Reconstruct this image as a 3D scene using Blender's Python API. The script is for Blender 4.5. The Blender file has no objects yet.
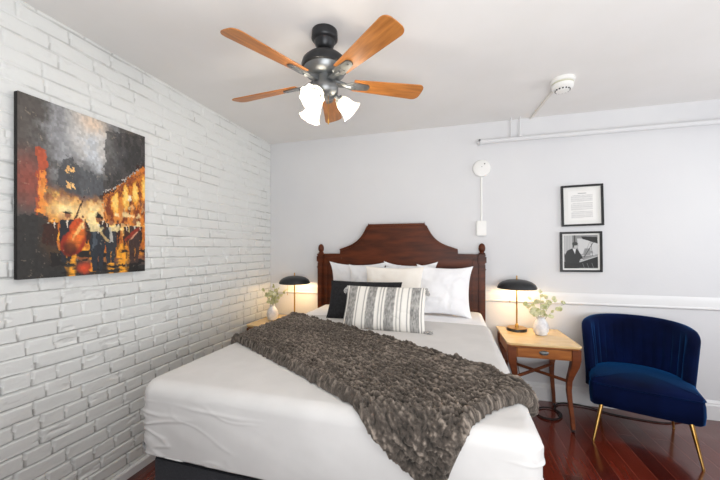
import bpy, bmesh, math, random
import numpy as np
from mathutils import Vector, Matrix
random.seed(7); rng = np.random.RandomState(11)
C = bpy.context.scene.collection
PI = math.pi
# ------------------------------------------------------------------ camera, world, lights, exposure
cam_data = bpy.data.cameras.new('camera'); cam = bpy.data.objects.new('camera', cam_data); C.objects.link(cam)
cam.location = (0, 0, 1.385); cam.rotation_euler = (PI/2, 0, math.radians(15.95))
cam_data.sensor_width = 36; cam_data.lens = 322/720*36; cam_data.shift_y = 9/720; cam_data.clip_start = .02
bpy.context.scene.camera = cam
world = bpy.data.worlds.new('world'); bpy.context.scene.world = world; world.use_nodes = True
bg = world.node_tree.nodes['Background']; bg.inputs[0].default_value = (.97, .98, 1, 1); bg.inputs[1].default_value = 0.80
vs = bpy.context.scene.view_settings
vs.view_transform = 'Standard'; vs.look = 'None'; vs.gamma = 1; vs.use_curve_mapping = False; vs.exposure = 0.04
def area(name, loc, target, sx, sy, power, col):
    l = bpy.data.lights.new(name, 'AREA'); l.shape = 'RECTANGLE'; l.size = sx; l.size_y = sy; l.energy = power; l.color = col
    o = bpy.data.objects.new(name, l); C.objects.link(o); o.location = loc
    o.rotation_euler = (Vector(target)-Vector(loc)).to_track_quat('-Z', 'Y').to_euler(); return o
area('window_daylight', (2.93, 2.0, 1.5), (0, 1.9, 1.2), 1.7, 1.5, 20, (.93, .96, 1))
area('added_ceiling_fill', (.75, -.5, 1.2), (.6, .6, 2.6), 2.2, 1.6, 92, (.96, .98, 1))  # unseen area light added behind the camera to brighten the ceiling
FAN_W, LAMP_W = 4.2, 3.4

# ------------------------------------------------------------------ helpers
def lin(c):
    if isinstance(c, str):
        c = [int(c[i:i+2], 16)/255 for i in (0, 2, 4)]
    return tuple(x/12.92 if x <= .04045 else ((x+.055)/1.055)**2.4 for x in c)
def base(name, rough=.6, metal=0.0, **kw):
    m = bpy.data.materials.new(name); m.use_nodes = True
    b = m.node_tree.nodes['Principled BSDF']
    b.inputs['Roughness'].default_value = rough; b.inputs['Metallic'].default_value = metal
    for k, v in kw.items(): b.inputs[k.replace('_', ' ')].default_value = v
    return m, m.node_tree.nodes, m.node_tree.links, b
def noisy(name, c1, c2, scale=6, stretch=(1, 1, 1), rough=.6, metal=0.0, bump=0.0, bscale=None, detail=4, lo=.3, hi=.7, **kw):
    m, n, l, b = base(name, rough, metal, **kw)
    tc = n.new('ShaderNodeTexCoord'); mp = n.new('ShaderNodeMapping'); mp.inputs['Scale'].default_value = stretch
    nz = n.new('ShaderNodeTexNoise'); nz.inputs['Scale'].default_value = scale; nz.inputs['Detail'].default_value = detail
    cr = n.new('ShaderNodeValToRGB'); cr.color_ramp.elements[0].position = lo; cr.color_ramp.elements[1].position = hi
    cr.color_ramp.elements[0].color = (*lin(c1), 1); cr.color_ramp.elements[1].color = (*lin(c2), 1)
    l.new(tc.outputs['Object'], mp.inputs[0]); l.new(mp.outputs[0], nz.inputs['Vector']); l.new(nz.outputs[0], cr.inputs[0]); l.new(cr.outputs[0], b.inputs['Base Color'])
    if bump:
        nb = n.new('ShaderNodeTexNoise'); nb.inputs['Scale'].default_value = bscale or scale*4; nb.inputs['Detail'].default_value = 5
        bp = n.new('ShaderNodeBump'); bp.inputs['Strength'].default_value = bump; bp.inputs['Distance'].default_value = .01
        l.new(mp.outputs[0], nb.inputs['Vector']); l.new(nb.outputs[0], bp.inputs['Height']); l.new(bp.outputs[0], b.inputs['Normal'])
    return m
def vcol(name, rough=.7, bump=0.0, bscale=300, **kw):
    m, n, l, b = base(name, rough, **kw)
    a = n.new('ShaderNodeAttribute'); a.attribute_name = 'Col'; l.new(a.outputs['Color'], b.inputs['Base Color'])
    if bump:
        tc = n.new('ShaderNodeTexCoord'); nb = n.new('ShaderNodeTexNoise'); nb.inputs['Scale'].default_value = bscale
        bp = n.new('ShaderNodeBump'); bp.inputs['Strength'].default_value = bump; bp.inputs['Distance'].default_value = .005
        l.new(tc.outputs['Object'], nb.inputs['Vector']); l.new(nb.outputs[0], bp.inputs['Height']); l.new(bp.outputs[0], b.inputs['Normal'])
    return m
def mk(name, V, F, mat, parent=None, smooth=True, label=None, loc=None, col=None):
    me = bpy.data.meshes.new(name)
    V = [tuple(float(a) for a in v) for v in V]; me.from_pydata(V, [], [tuple(int(i) for i in f) for f in F]); me.update()
    me.materials.append(mat)
    if smooth: me.polygons.foreach_set('use_smooth', [True]*len(me.polygons))
    if col is not None:
        at = me.color_attributes.new('Col', 'FLOAT_COLOR', 'POINT'); at.data.foreach_set('color', np.asarray(col, float).ravel())
    o = bpy.data.objects.new(name, me); C.objects.link(o)
    if parent: o.parent = parent
    if loc: o.location = loc
    if label: o['label'] = label
    return o
def grid_faces(n, m, wrap_m=False, off=0, flip=False):
    F = []
    for i in range(n-1):
        for j in range(m if wrap_m else m-1):
            j2 = (j+1) % m
            f = (off+i*m+j, off+(i+1)*m+j, off+(i+1)*m+j2, off+i*m+j2)
            F.append(f[::-1] if flip else f)
    return F
class MB:                                   # collects geometry for ONE mesh object
    def __init__(s): s.V = []; s.F = []
    def add(s, V, F): o = len(s.V); s.V += [tuple(v) for v in V]; s.F += [tuple(i+o for i in f) for f in F]; return s
    def box(s, a, b, bev=0.0, M=None, segs=2):
        bm = bmesh.new(); bmesh.ops.create_cube(bm, size=1)
        for v in bm.verts: v.co = Vector([(a[k]+b[k])/2 + v.co[k]*(b[k]-a[k]) for k in range(3)])
        if bev: bmesh.ops.bevel(bm, geom=bm.edges[:], offset=bev, segments=segs, affect='EDGES')
        if M: bmesh.ops.transform(bm, matrix=M, verts=bm.verts)
        bm.verts.ensure_lookup_table(); bm.verts.index_update()
        s.add([v.co[:] for v in bm.verts], [[v.index for v in f.verts] for f in bm.faces]); bm.free(); return s
    def lathe(s, prof, segs=32, M=None, cap=True, wave=None):
        V = []
        for k, (r, z) in enumerate(prof):
            for j in range(segs):
                a = 2*PI*j/segs; rr = r*(1+(wave(a, k/(len(prof)-1)) if wave else 0)); V.append(Vector((rr*math.cos(a), rr*math.sin(a), z)))
        F = grid_faces(len(prof), segs, True, flip=True)
        if cap: F += [tuple(range(segs))[::-1], tuple((len(prof)-1)*segs+j for j in range(segs))]
        if M: V = [M @ v for v in V]
        return s.add(V, F)
    def tube(s, pts, r, segs=10, sq=None, cap=True):
        pts = [Vector(p) for p in pts]; n = len(pts); rs = r if isinstance(r, (list, tuple)) else [r]*n
        V = []; up = None
        for i, p in enumerate(pts):
            d = (pts[min(i+1, n-1)]-pts[max(i-1, 0)]).normalized()
            if up is None: up = Vector((0, 0, 1)) if abs(d.z) < .9 else Vector((0, 1, 0))
            x = d.cross(up).normalized(); y = x.cross(d).normalized(); up = y
            for j in range(segs):
                a = 2*PI*j/segs + (PI/4 if segs == 4 else 0)
                V.append(p + x*math.cos(a)*rs[i] + y*math.sin(a)*rs[i]*(sq or 1))
        F = grid_faces(n, segs, True)
        if cap: F += [tuple(range(segs)), tuple((n-1)*segs+j for j in range(segs))[::-1]]
        return s.add(V, F)
    def prism(s, poly, t0, t1, axis='z', M=None):   # polygon extruded along an axis
        n = len(poly)
        def P(p, t): return {'z': (p[0], p[1], t), 'y': (p[0], t, p[1]), 'x': (t, p[0], p[1])}[axis]
        V = [P(p, t0) for p in poly]+[P(p, t1) for p in poly]
        if M: V = [M @ Vector(v) for v in V]
        F = [tuple(range(n))[::-1], tuple(range(n, 2*n))]+[(i, (i+1) % n, n+(i+1) % n, n+i) for i in range(n)]
        return s.add(V, F)
    def build(s, name, mat, parent=None, smooth=True, label=None, loc=None, sharp=40):
        bm = bmesh.new(); vs_ = [bm.verts.new(v) for v in s.V]
        for f in s.F:
            try: bm.faces.new([vs_[i] for i in f])
            except ValueError: pass
        bmesh.ops.recalc_face_normals(bm, faces=bm.faces)
        me = bpy.data.meshes.new(name); bm.to_mesh(me); bm.free(); me.materials.append(mat)
        if smooth:
            me.polygons.foreach_set('use_smooth', [True]*len(me.polygons))
            try: me.set_sharp_from_angle(angle=math.radians(sharp))
            except Exception: pass
        o = bpy.data.objects.new(name, me); C.objects.link(o)
        if parent: o.parent = parent
        if loc: o.location = loc
        if label: o['label'] = label
        return o
def bevel(o, w=.003, s=2):
    m = o.modifiers.new('bevel', 'BEVEL'); m.width = w; m.segments = s; m.limit_method = 'ANGLE'; m.angle_limit = math.radians(35); m.harden_normals = False; return o
def tag(o, label, cat, group=None):
    o['label'] = label; o['category'] = cat
    if group: o['group'] = group
    return o
def thing(name, label, cat, loc=(0, 0, 0), rz=0, group=None):
    o = bpy.data.objects.new(name, None); C.objects.link(o); o.location = loc; o.rotation_euler = (0, 0, rz); o.empty_display_size = .05
    return tag(o, label, cat, group)
def struct(o): o['kind'] = 'structure'; return o
def copy_tree(o, parent=None):
    c = o.copy(); C.objects.link(c); c.parent = parent
    for ch in list(o.children): copy_tree(ch, c)
    return c
def hashn(ix, iy, seed):
    h = np.sin(ix*127.1+iy*311.7+seed*74.7)*43758.5453
    return h-np.floor(h)
def vnoise(x, y, seed=0):
    ix = np.floor(x); iy = np.floor(y); fx = x-ix; fy = y-iy; fx = fx*fx*(3-2*fx); fy = fy*fy*(3-2*fy)
    a = hashn(ix, iy, seed); b = hashn(ix+1, iy, seed); c = hashn(ix, iy+1, seed); d = hashn(ix+1, iy+1, seed)
    return (a*(1-fx)+b*fx)*(1-fy)+(c*(1-fx)+d*fx)*fy
def fbm(x, y, seed=0, oct=4):
    r = 0; a = .5; t = 0
    for k in range(oct): r = r+a*vnoise(x*2**k, y*2**k, seed+k*13); t += a; a *= .5
    return r/t
def sstep(a, b, x): t = np.clip((x-a)/(b-a), 0, 1); return t*t*(3-2*t)

# ------------------------------------------------------------------ materials
M_ceil = noisy('ceiling_paint', 'EAE8E5', 'EDEBE9', 3, rough=.9)
M_wall = noisy('wall_paint', 'DBDBDD', 'DFDFE0', 2, rough=.8, bump=.05, bscale=60)
M_trim = noisy('trim_paint', 'E3E3E4', 'E8E8E8', 3, rough=.45)
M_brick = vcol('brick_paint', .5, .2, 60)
M_white_plastic = noisy('white_plastic', 'EDECE8', 'F2F1EE', 6, rough=.4)
M_head = noisy('cherry_wood', '3A1705', '622C10', 3, (1.2, 1, 7), rough=.42, detail=6, Specular_IOR_Level=.28)
M_honey = noisy('honey_wood', '8C4F22', 'AE6C33', 4, (2, 2, 10), rough=.35)
M_honeytop_sheen = noisy('honey_wood_top_sheen', 'D6B27A', 'E6C998', 4, (2, 12, 2), rough=.12)  # honey wood lightened: reflected light put into the tabletop colour
M_darkleg = noisy('brown_wood', '5E2D14', '7C4120', 4, (2, 2, 9), rough=.4)
M_sheet = noisy('white_cotton', 'CCCAC8', 'D3D1CF', 8, rough=.9, bump=.05, bscale=500)
M_white_p = noisy('white_pillow_cotton', 'EBEBEE', 'F3F3F5', 8, rough=.9, bump=.08, bscale=400)
M_linen = noisy('soft_white_linen', 'E3E4E6', 'EDEDEF', 12, rough=.9, bump=.15, bscale=200)
M_cream = noisy('cream_cotton', 'EDE6DC', 'F3EEE6', 8, rough=.9, bump=.08, bscale=400)
M_black_f = noisy('black_fabric', '121214', '26262A', 60, rough=.95, bump=.3, bscale=300)
M_charcoal = noisy('charcoal_fabric', '2E2F33', '3B3C41', 120, rough=.95, bump=.2, bscale=500)
M_velvet = noisy('blue_velvet', '01041A', '031440', 3, rough=.9, Sheen_Weight=.62, Sheen_Roughness=.32, Sheen_Tint=(.02, .27, .8, 1), Specular_IOR_Level=.12)
M_brass = noisy('brass', 'B58A45', 'C79C55', 9, rough=.28, metal=1)
M_gold = noisy('gold_leg', 'A57C3C', 'C29A5C', 9, rough=.3, metal=1)
M_bronze = noisy('dark_bronze', '2A2B2D', '3C3D3F', 9, rough=.38, metal=.6)
M_nickel = noisy('grey_metal', '6A6C6D', '8E9192', 9, rough=.38, metal=.8)
M_blade = noisy('blade_wood', '94571F', 'C47E3A', 5, (1.2, 9, 1), rough=.4, detail=6)
M_blackframe = noisy('black_frame', '0E0E10', '1A1A1C', 20, rough=.35)
M_cord = noisy('black_rubber', '0B0B0C', '151517', 20, rough=.6)
M_ceramic = noisy('white_ceramic', 'CFD1D6', 'F0F0F2', 18, rough=.3, lo=.4, hi=.6)
M_leaf = noisy('pale_green_leaf', 'A3AA72', 'E2E2BE', 25, rough=.6)
M_stem = noisy('stem', '7C8450', '9AA069', 20, rough=.6)
M_shadein = noisy('lamp_shade_inside', 'E9D9B5', 'F3E6C8', 8, rough=.5)
M_vent = noisy('dark_vent', '202020', '2C2C2C', 20, rough=.7)
M_tan = noisy('beige_paint', 'DDD8D0', 'E4E0D9', 8, rough=.6)
M_paint = vcol('artwork_print', .55, .15, 150)
M_print = vcol('framed_print', .4)
M_stripe = vcol('striped_weave', .95, .3, 500)
def floor_mat():
    m, n, l, b = base('cherry_plank_floor', .2, Coat_Weight=.5, Coat_Roughness=.1)
    tc = n.new('ShaderNodeTexCoord'); mp = n.new('ShaderNodeMapping'); mp.inputs['Rotation'].default_value = (0, 0, PI/2)
    br = n.new('ShaderNodeTexBrick'); br.offset = .37; br.inputs['Scale'].default_value = 1; br.inputs['Mortar Size'].default_value = .0012
    br.inputs['Brick Width'].default_value = .95; br.inputs['Row Height'].default_value = .108; br.inputs['Bias'].default_value = 0
    br.inputs['Color1'].default_value = (*lin('43150E'), 1); br.inputs['Color2'].default_value = (*lin('702A1B'), 1); br.inputs['Mortar'].default_value = (*lin('7E5044'), 1)
    mp2 = n.new('ShaderNodeMapping'); mp2.inputs['Scale'].default_value = (14, 1.2, 1)
    nz = n.new('ShaderNodeTexNoise'); nz.inputs['Scale'].default_value = 3; nz.inputs['Detail'].default_value = 6
    mx = n.new('ShaderNodeMixRGB'); mx.blend_type = 'MULTIPLY'; mx.inputs[0].default_value = .6
    cr = n.new('ShaderNodeValToRGB'); cr.color_ramp.elements[0].color = (.45, .38, .36, 1); cr.color_ramp.elements[0].position = .3; cr.color_ramp.elements[1].color = (1, 1, 1, 1); cr.color_ramp.elements[1].position = .65
    l.new(tc.outputs['Object'], mp.inputs[0]); l.new(mp.outputs[0], br.inputs['Vector']); l.new(tc.outputs['Object'], mp2.inputs[0]); l.new(mp2.outputs[0], nz.inputs['Vector'])
    l.new(nz.outputs[0], cr.inputs[0]); l.new(br.outputs[0], mx.inputs[1]); l.new(cr.outputs[0], mx.inputs[2]); l.new(mx.outputs[0], b.inputs['Base Color'])
    return m
M_floor = floor_mat()
def throw_mat():
    m, n, l, b = base('brown_plush', 1.0, Sheen_Weight=.35, Sheen_Roughness=.6, Sheen_Tint=(.7, .6, .5, 1))
    a = n.new('ShaderNodeAttribute'); a.attribute_name = 'Col'; l.new(a.outputs['Color'], b.inputs['Base Color'])
    tc = n.new('ShaderNodeTexCoord'); nb = n.new('ShaderNodeTexNoise'); nb.inputs['Scale'].default_value = 130; nb.inputs['Detail'].default_value = 4
    bp = n.new('ShaderNodeBump'); bp.inputs['Strength'].default_value = .7; bp.inputs['Distance'].default_value = .008
    l.new(tc.outputs['Object'], nb.inputs['Vector']); l.new(nb.outputs[0], bp.inputs['Height']); l.new(bp.outputs[0], b.inputs['Normal'])
    return m
M_throw = throw_mat()
def glass_mat():
    m = bpy.data.materials.new('frosted_glass'); m.use_nodes = True; n = m.node_tree.nodes; l = m.node_tree.links
    for x in list(n):
        if x.type != 'OUTPUT_MATERIAL': n.remove(x)
    out = n['Material Output']; t = n.new('ShaderNodeBsdfTranslucent'); t.inputs[0].default_value = (.62, .57, .48, 1)
    d = n.new('ShaderNodeBsdfDiffuse'); d.inputs[0].default_value = (.9, .87, .8, 1); tr = n.new('ShaderNodeBsdfTransparent')
    g = n.new('ShaderNodeBsdfGlossy'); g.inputs['Roughness'].default_value = .2
    a = n.new('ShaderNodeMixShader'); a.inputs[0].default_value = .4; b = n.new('ShaderNodeMixShader'); b.inputs[0].default_value = .35; c = n.new('ShaderNodeMixShader'); c.inputs[0].default_value = .08
    l.new(t.outputs[0], a.inputs[1]); l.new(d.outputs[0], a.inputs[2]); l.new(a.outputs[0], b.inputs[1]); l.new(tr.outputs[0], b.inputs[2])
    l.new(b.outputs[0], c.inputs[1]); l.new(g.outputs[0], c.inputs[2]); l.new(c.outputs[0], out.inputs[0]); return m
M_glass = glass_mat()
def emis(name, col, s):
    m, n, l, b = base(name, .5); b.inputs['Emission Color'].default_value = (*col, 1); b.inputs['Emission Strength'].default_value = s; b.inputs['Base Color'].default_value = (*col, 1); return m
M_bulb = emis('lit_bulb', (1, .9, .72), 4)
M_lampbulb = emis('lit_lamp_bulb', (1, .78, .45), 10)

# ------------------------------------------------------------------ room shell
XL, YB, ZC, XR, YF = -2.02, 3.305, 2.6, 3.0, -4.2
def fz(x): return -.09*max(0, min(1, (.3-x)/2.33))      # the old floor dips towards the brick wall
xs = [XL-.12, XL, -1.4, -.8, -.2, .3, 1.5, XR+.1]
V = [(x, y, fz(x)) for x in xs for y in (YF, YB+.1)]; n_ = len(V); V += [(x, y, z-.12) for x, y, z in V]
F = [(2*i, 2*i+2, 2*i+3, 2*i+1) for i in range(len(xs)-1)]+[(n_+2*i, n_+2*i+1, n_+2*i+3, n_+2*i+2) for i in range(len(xs)-1)]
m = len(xs)-1
F += [(0, 1, n_+1, n_), (2*m, n_+2*m, n_+2*m+1, 2*m+1)]+[(2*i, n_+2*i, n_+2*i+2, 2*i+2) for i in range(m)]+[(2*i+1, 2*i+3, n_+2*i+3, n_+2*i+1) for i in range(m)]
struct(mk('floor', V, F, M_floor, smooth=False))
struct(MB().box((XL-.12, YF, ZC), (XR+.1, YB+.1, ZC+.1)).build('ceiling', M_ceil, smooth=False))
struct(MB().box((XL-.12, YB, -.2), (XR+.1, YB+.1, ZC)).build('wall_back', M_wall, smooth=False))
struct(MB().box((XL-.12, YF-.1, -.2), (XR+.1, YF, ZC)).build('wall_front', noisy('low_bounce_grey', '4A4A4C', '565658', 4, rough=.9), smooth=False))  # unseen end wall, made dark so less light bounces onto the bed
w = MB()                                                   # right wall with its window opening
for a, b in [((XR, YF, -.1), (XR+.1, 1.1, ZC)), ((XR, 2.9, -.1), (XR+.1, YB, ZC)), ((XR, 1.1, -.1), (XR+.1, 2.9, .75)), ((XR, 1.1, 2.25), (XR+.1, 2.9, ZC))]: w.box(a, b)
struct(w.build('wall_right', M_wall, smooth=False))
w = MB()
for a, b in [((XR-.02, 1.02, .67), (XR+.0, 2.98, .75)), ((XR-.02, 1.02, 2.25), (XR, 2.98, 2.33)), ((XR-.02, 1.02, .75), (XR, 1.1, 2.25)), ((XR-.02, 2.9, .75), (XR, 2.98, 2.25))]: w.box(a, b, .004)
struct(w.build('window_1', M_trim, smooth=False))

def brick_wall():
    z0, z1 = -.10, ZC
    ys = np.concatenate([np.concatenate([np.arange(YF, -.6, .08), np.arange(-.6, .8, .02)]), np.arange(.8, YB+.003, .0056)]); zs = np.arange(z0, z1+.002, .0036); zs[-1] = z1
    Y, Z = np.meshgrid(ys, zs, indexing='ij')
    P = .0786; O = .067
    zw = Z + .010*(fbm(Y*1.3, Z*.8, 3, 3)-.5)+.006*(fbm(Y*7, Z*7, 5, 3)-.5)
    k = np.floor((zw-O)/P); fzv = (zw-O)/P-k; dz = np.minimum(fzv, 1-fzv)*P
    yw = Y+.012*(fbm(Y*9, Z*12, 9, 3)-.5)
    dy = np.full(Y.shape, 1.0); bid = np.zeros(Y.shape)
    for kk in range(int(k.min()), int(k.max())+1):
        r = random.Random(kk*17+5); edges = [YF-.3-r.random()*.2]; header = r.random() < .18
        while edges[-1] < YB+.3:
            q = r.random()
            edges.append(edges[-1]+(.112 if (header or q < .14) else (.16 if q < .22 else .215))+r.uniform(-.008, .012))
        e = np.array(edges); mask = k == kk; yy = yw[mask]; idx = np.searchsorted(e, yy)
        dy[mask] = np.minimum(yy-e[idx-1], e[idx]-yy); bid[mask] = idx+kk*57.3
    d = np.minimum(dz, dy*1.0)+.004*(fbm(Y*30, Z*30, 21, 3)-.5)
    fade = sstep(1.7, .8, Z)*.3+.70                        # thick paint fills the upper joints
    fill = sstep(.62, .40, fbm(Y*2.2, Z*5, 31, 3)+.16*sstep(1.2, 2.4, Z))
    depth = .020*(fade*(.5+.5*fill))
    up = fzv < .5; h = depth*(np.where(up, sstep(.0010, .0045, d), sstep(.001, .010, d))-1)
    h += .0050*(hashn(np.floor(bid*1.0), np.floor(bid*.37), 2)-.5)*sstep(.004, .012, d)*fade*1.3
    h += .0035*(fbm(Y*14, Z*18, 41, 4)-.5)+.0014*(fbm(Y*60, Z*60, 51, 3)-.5)
    chip = sstep(.70, .78, fbm(Y*8, Z*22, 61, 3)); h -= .005*chip*fade
    tilt = (fzv-.5)*.0035*fade; h -= tilt*-1*sstep(.003, .012, d)
    X = XL+h
    gap_shade_flake = sstep(.0052, .0022, d)*np.where(up, 1.0, .35)*sstep(.30, .52, fbm(Y*6, Z*9, 71, 3)+.22*sstep(1.3, .4, Z)-.12*sstep(1.3, 2.2, Z))  # dark joint gaps, with the shadow beneath each brick painted into the colour
    gap_shade_flake = np.maximum(gap_shade_flake, sstep(.72, .76, fbm(Y*9, Z*20, 77, 4))*.22*fade)   # paint flaked off
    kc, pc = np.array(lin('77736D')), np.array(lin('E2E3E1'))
    BC = pc+(kc-pc)*(gap_shade_flake*(.42+.38*sstep(1.9, .6, Z)))[..., None]
    n, m = Y.shape; V = np.stack([X, Y, Z], -1).reshape(-1, 3)
    me = bpy.data.meshes.new('wall_left'); nf = (n-1)*(m-1)
    i, j = np.meshgrid(np.arange(n-1), np.arange(m-1), indexing='ij'); a = (i*m+j).ravel()
    Fq = np.stack([a, a+m, a+m+1, a+1], -1)
    # shell: back plate corners
    base_n = len(V); V = np.vstack([V, [(XL-.1, YF, z0), (XL-.1, YB+.02, z0), (XL-.1, YB+.02, z1), (XL-.1, YF, z1)]])
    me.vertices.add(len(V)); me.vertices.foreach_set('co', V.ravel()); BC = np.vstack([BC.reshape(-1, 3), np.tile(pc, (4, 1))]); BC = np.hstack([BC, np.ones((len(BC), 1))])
    loops = np.concatenate([Fq.ravel(), np.array([base_n+3, base_n+2, base_n+1, base_n])])
    me.loops.add(len(loops)); me.loops.foreach_set('vertex_index', loops)
    me.polygons.add(nf+1); me.polygons.foreach_set('loop_start', np.arange(nf+1)*4); me.polygons.foreach_set('loop_total', np.full(nf+1, 4))
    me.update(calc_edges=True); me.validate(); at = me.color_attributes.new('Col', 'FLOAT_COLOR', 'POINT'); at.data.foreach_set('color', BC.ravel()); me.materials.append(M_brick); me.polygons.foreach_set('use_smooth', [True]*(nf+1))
    o = bpy.data.objects.new('wall_left', me); C.objects.link(o); return struct(o)
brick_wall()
# skirting boards and chair rail (moulding profiles extruded along the walls)
bb = [(0, -.005), (-.018, -.005), (-.018, .115), (-.013, .125), (-.013, .135), (-.007, .147), (-.003, .155), (0, .155)]
V = []
struct(MB().prism([(YB+a, b) for a, b in bb], XL+.01, XR, 'x').build('baseboard_back', M_trim, sharp=25))
w = MB(); w.box((XL-.005, YF, -.105), (XL+.022, YB, -.035), .004); struct(w.build('baseboard_left', M_trim))
rl = [(0, .885), (-.008, .887), (-.016, .893), (-.017, .902), (-.011, .908), (-.010, .925), (-.012, .955), (-.009, .968), (-.004, .985), (0, .990)]
struct(MB().prism([(YB+a, b) for a, b in rl], XL+.01, XR, 'x').build('trim_1', M_trim, sharp=25))

# ------------------------------------------------------------------ bed
bed = thing('bed', 'queen bed with carved cherry wood headboard, charcoal box base and white mattress', 'bed', (-.54, 2.2, fz(-.54)))
BL = Vector(bed.location)
def rel(o): o.location = (-BL.x, -BL.y, -BL.z); return o
hx = -.545
poly = [(-1.34, .45), (-1.34, 1.335), (-1.145, 1.337), (-1.143, 1.385)]
for t in np.linspace(0, 1, 14):                        # concave sweep up to the crest
    poly.append((-1.125+.275*t, 1.39+.225*(.42*t+.58*t**4)))
poly += [(-.832, 1.628), (-.828, 1.640)]
full = poly+[(2*hx-x, z) for x, z in reversed(poly)]
rel(bevel(MB().prism(full, 3.222, 3.262, 'y').build('headboard', M_head, bed, sharp=30), .004))
hb = [o for o in bed.children if o.name.startswith('headboard')][0]
# raised moulding along the crest and inner frame
def strip(pts, wd, y0, y1, name, parent, mat):
    mb = MB(); P = [Vector((p[0], p[1])) for p in pts]; n = len(P); L = []; R = []
    for i in range(n):
        d = (P[min(i+1, n-1)]-P[max(i-1, 0)]).normalized(); nn = Vector((d.y, -d.x)); L.append(P[i]); R.append(P[i]+nn*wd)
    V = [(p.x, y0, p.y) for p in L]+[(p.x, y0, p.y) for p in R]+[(p.x, y1, p.y) for p in L]+[(p.x, y1, p.y) for p in R]
    F = []
    for i in range(n-1): F += [(i, i+1, n+i+1, n+i), (2*n+i, 3*n+i, 3*n+i+1, 2*n+i+1), (i, 2*n+i, 2*n+i+1, i+1), (n+i, n+i+1, 3*n+i+1, 3*n+i)]
    F += [(0, n, 3*n, 2*n), (n-1, 3*n-1, 4*n-1, 2*n-1)]
    return mb.add(V, F).build(name, mat, parent, sharp=30)
crest = [(x, z) for x, z in full[3:-3]]
bevel(strip(crest, .022, 3.208, 3.224, 'crest_moulding', hb, M_head), .004)
frame = [(-1.285, .5), (-1.285, 1.285), (2*hx+1.285, 1.285), (2*hx+1.285, .5)]
for a, b in [((-1.30, 3.21, .5), (-1.275, 3.226, 1.29)), ((2*hx+1.275, 3.21, .5), (2*hx+1.30, 3.226, 1.29)), ((-1.30, 3.21, 1.275), (-1.12, 3.226, 1.30)), ((2*hx+1.12, 3.21, 1.275), (2*hx+1.30, 3.226, 1.30))]: MB().box(a, b, .005).build('panel_moulding', M_head, hb)

for s in (-1, 1):
    px = hx+s*.815
    mb = MB().box((px-.029, 3.195, fz(px)), (px+.029, 3.265, 1.245), .006)
    mb.box((px-.018, 3.190, .5), (px+.018, 3.20, 1.16), .004)
    mb.box((px-.034, 3.19, 1.185), (px+.034, 3.268, 1.20), .004)
    mb.box((px-.038, 3.188, 1.245), (px+.038, 3.268, 1.32), .01).box((px-.033, 3.192, 1.318), (px+.033, 3.266, 1.335), .004)
    po = rel(mb.build('post', M_head, bed))
    prof = [(.020, 0), (.029, .004), (.030, .012), (.020, .020), (.020, .026), (.028, .036), (.031, .052), (.030, .070), (.026, .086), (.018, .098), (.008, .104), (.001, .106)]
    MB().lathe(prof, 24, Matrix.Translation((px, 3.23, 1.333))).build('finial', M_head, po)
X0, X1, Y0, Y1, TOP = -1.328, .276, 1.095, 3.19, .800
rel(MB().box((X0+.03, Y0+.03, -.02), (X1-.03, Y1-.01, .485), .03, segs=4).build('box_spring', M_charcoal, bed))
for i, (x, y) in enumerate([(X0+.1, Y0+.1), (X1-.1, Y0+.1), (X0+.1, Y1-.1), (X1-.1, Y1-.1)]):
    rel(MB().lathe([(.025, fz(x)), (.03, .02)], 16, Matrix.Translation((x, y, 0))).build('leg', M_cord, bed))
def bed_surface(X, Y, off=0.0, r=.05, c=.072, zmin=.0, x0=X0, x1=X1, y0=Y0, top=TOP, maxd=9):
    """unfolded plan coordinates -> surface of the made bed, draped over its left, right and foot edges"""
    x0 = x0-off; x1 = x1+off; y0 = y0-off; top = top+off; r = r+off; c = c+off
    qx = np.clip(X, x0+c, x1-c); qy = np.maximum(Y, y0+c)
    ex, ey = X-qx, Y-qy; rho = np.minimum(np.hypot(ex, ey), maxd); rr = np.maximum(np.hypot(ex, ey), 1e-9)
    dx, dy = ex/rr, ey/rr
    flat = c-r; a = np.clip((rho-flat)/r, 0, PI/2); over = np.maximum(rho-flat-r*PI/2, 0)
    h = np.where(rho < flat, rho, flat+r*np.sin(a)); drop = np.where(rho < flat, 0, r*(1-np.cos(a)))+over
    crown = .012*np.clip(1-((X-(x0+x1)/2)/.8)**2, 0, 1)*np.clip((Y-y0)/.3, 0, 1)
    return qx+dx*h, qy+dy*h, np.maximum(top-drop, zmin)+crown
def normals(P):
    du = np.gradient(P, axis=0); dv = np.gradient(P, axis=1); n = np.cross(du, dv); n /= np.linalg.norm(n, axis=-1, keepdims=True)+1e-9; return n
def sheet_mesh(name, xs, ys, mat, parent, wr=1.0, off=0.0, maxd=.36, **kw):
    X, Y = np.meshgrid(xs, ys, indexing='ij')
    x, y, z = bed_surface(X, Y, off, maxd=maxd, **kw); P = np.stack([x, y, z], -1); N = normals(P)
    side = sstep(.0, .12, TOP-z)
    u = x+y*.6
    fold = (fbm(x*3+z*7, y*3-x*1.2+z*3, 3, 3)-.5)*.010
    rid = np.abs(fbm(x*1.6+y*2.6+z*3, y*1.1-x*.7+z*7.5, 12, 2)-.5)
    rid2 = np.abs(fbm(x*4.2+z*9, y*3.1+z*13-x*2.6, 18, 2)-.5)
    patch = sstep(.42, .68, fbm(x*2.2, y*2.2+z*3, 8, 2))
    h = fold*(.2+.5*side)+.006*np.exp(-(rid/.016)**2)*(.35+.65*side)*patch+.005*np.exp(-(rid2/.03)**2)*side*patch
    bulge = .003*np.sin(np.clip((TOP-z)/.32, 0, 1)*PI)
    P = P+N*(h*wr+bulge)[..., None]
    hem = sstep(.30, .36, TOP-z)
    P[..., 0] += -.02*hem*np.sign(x-(X0+X1)/2)*(np.abs(x-(X0+X1)/2) > .7)*.5; P[..., 1] += .010*hem*(y < Y0+.08)
    return P
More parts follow.
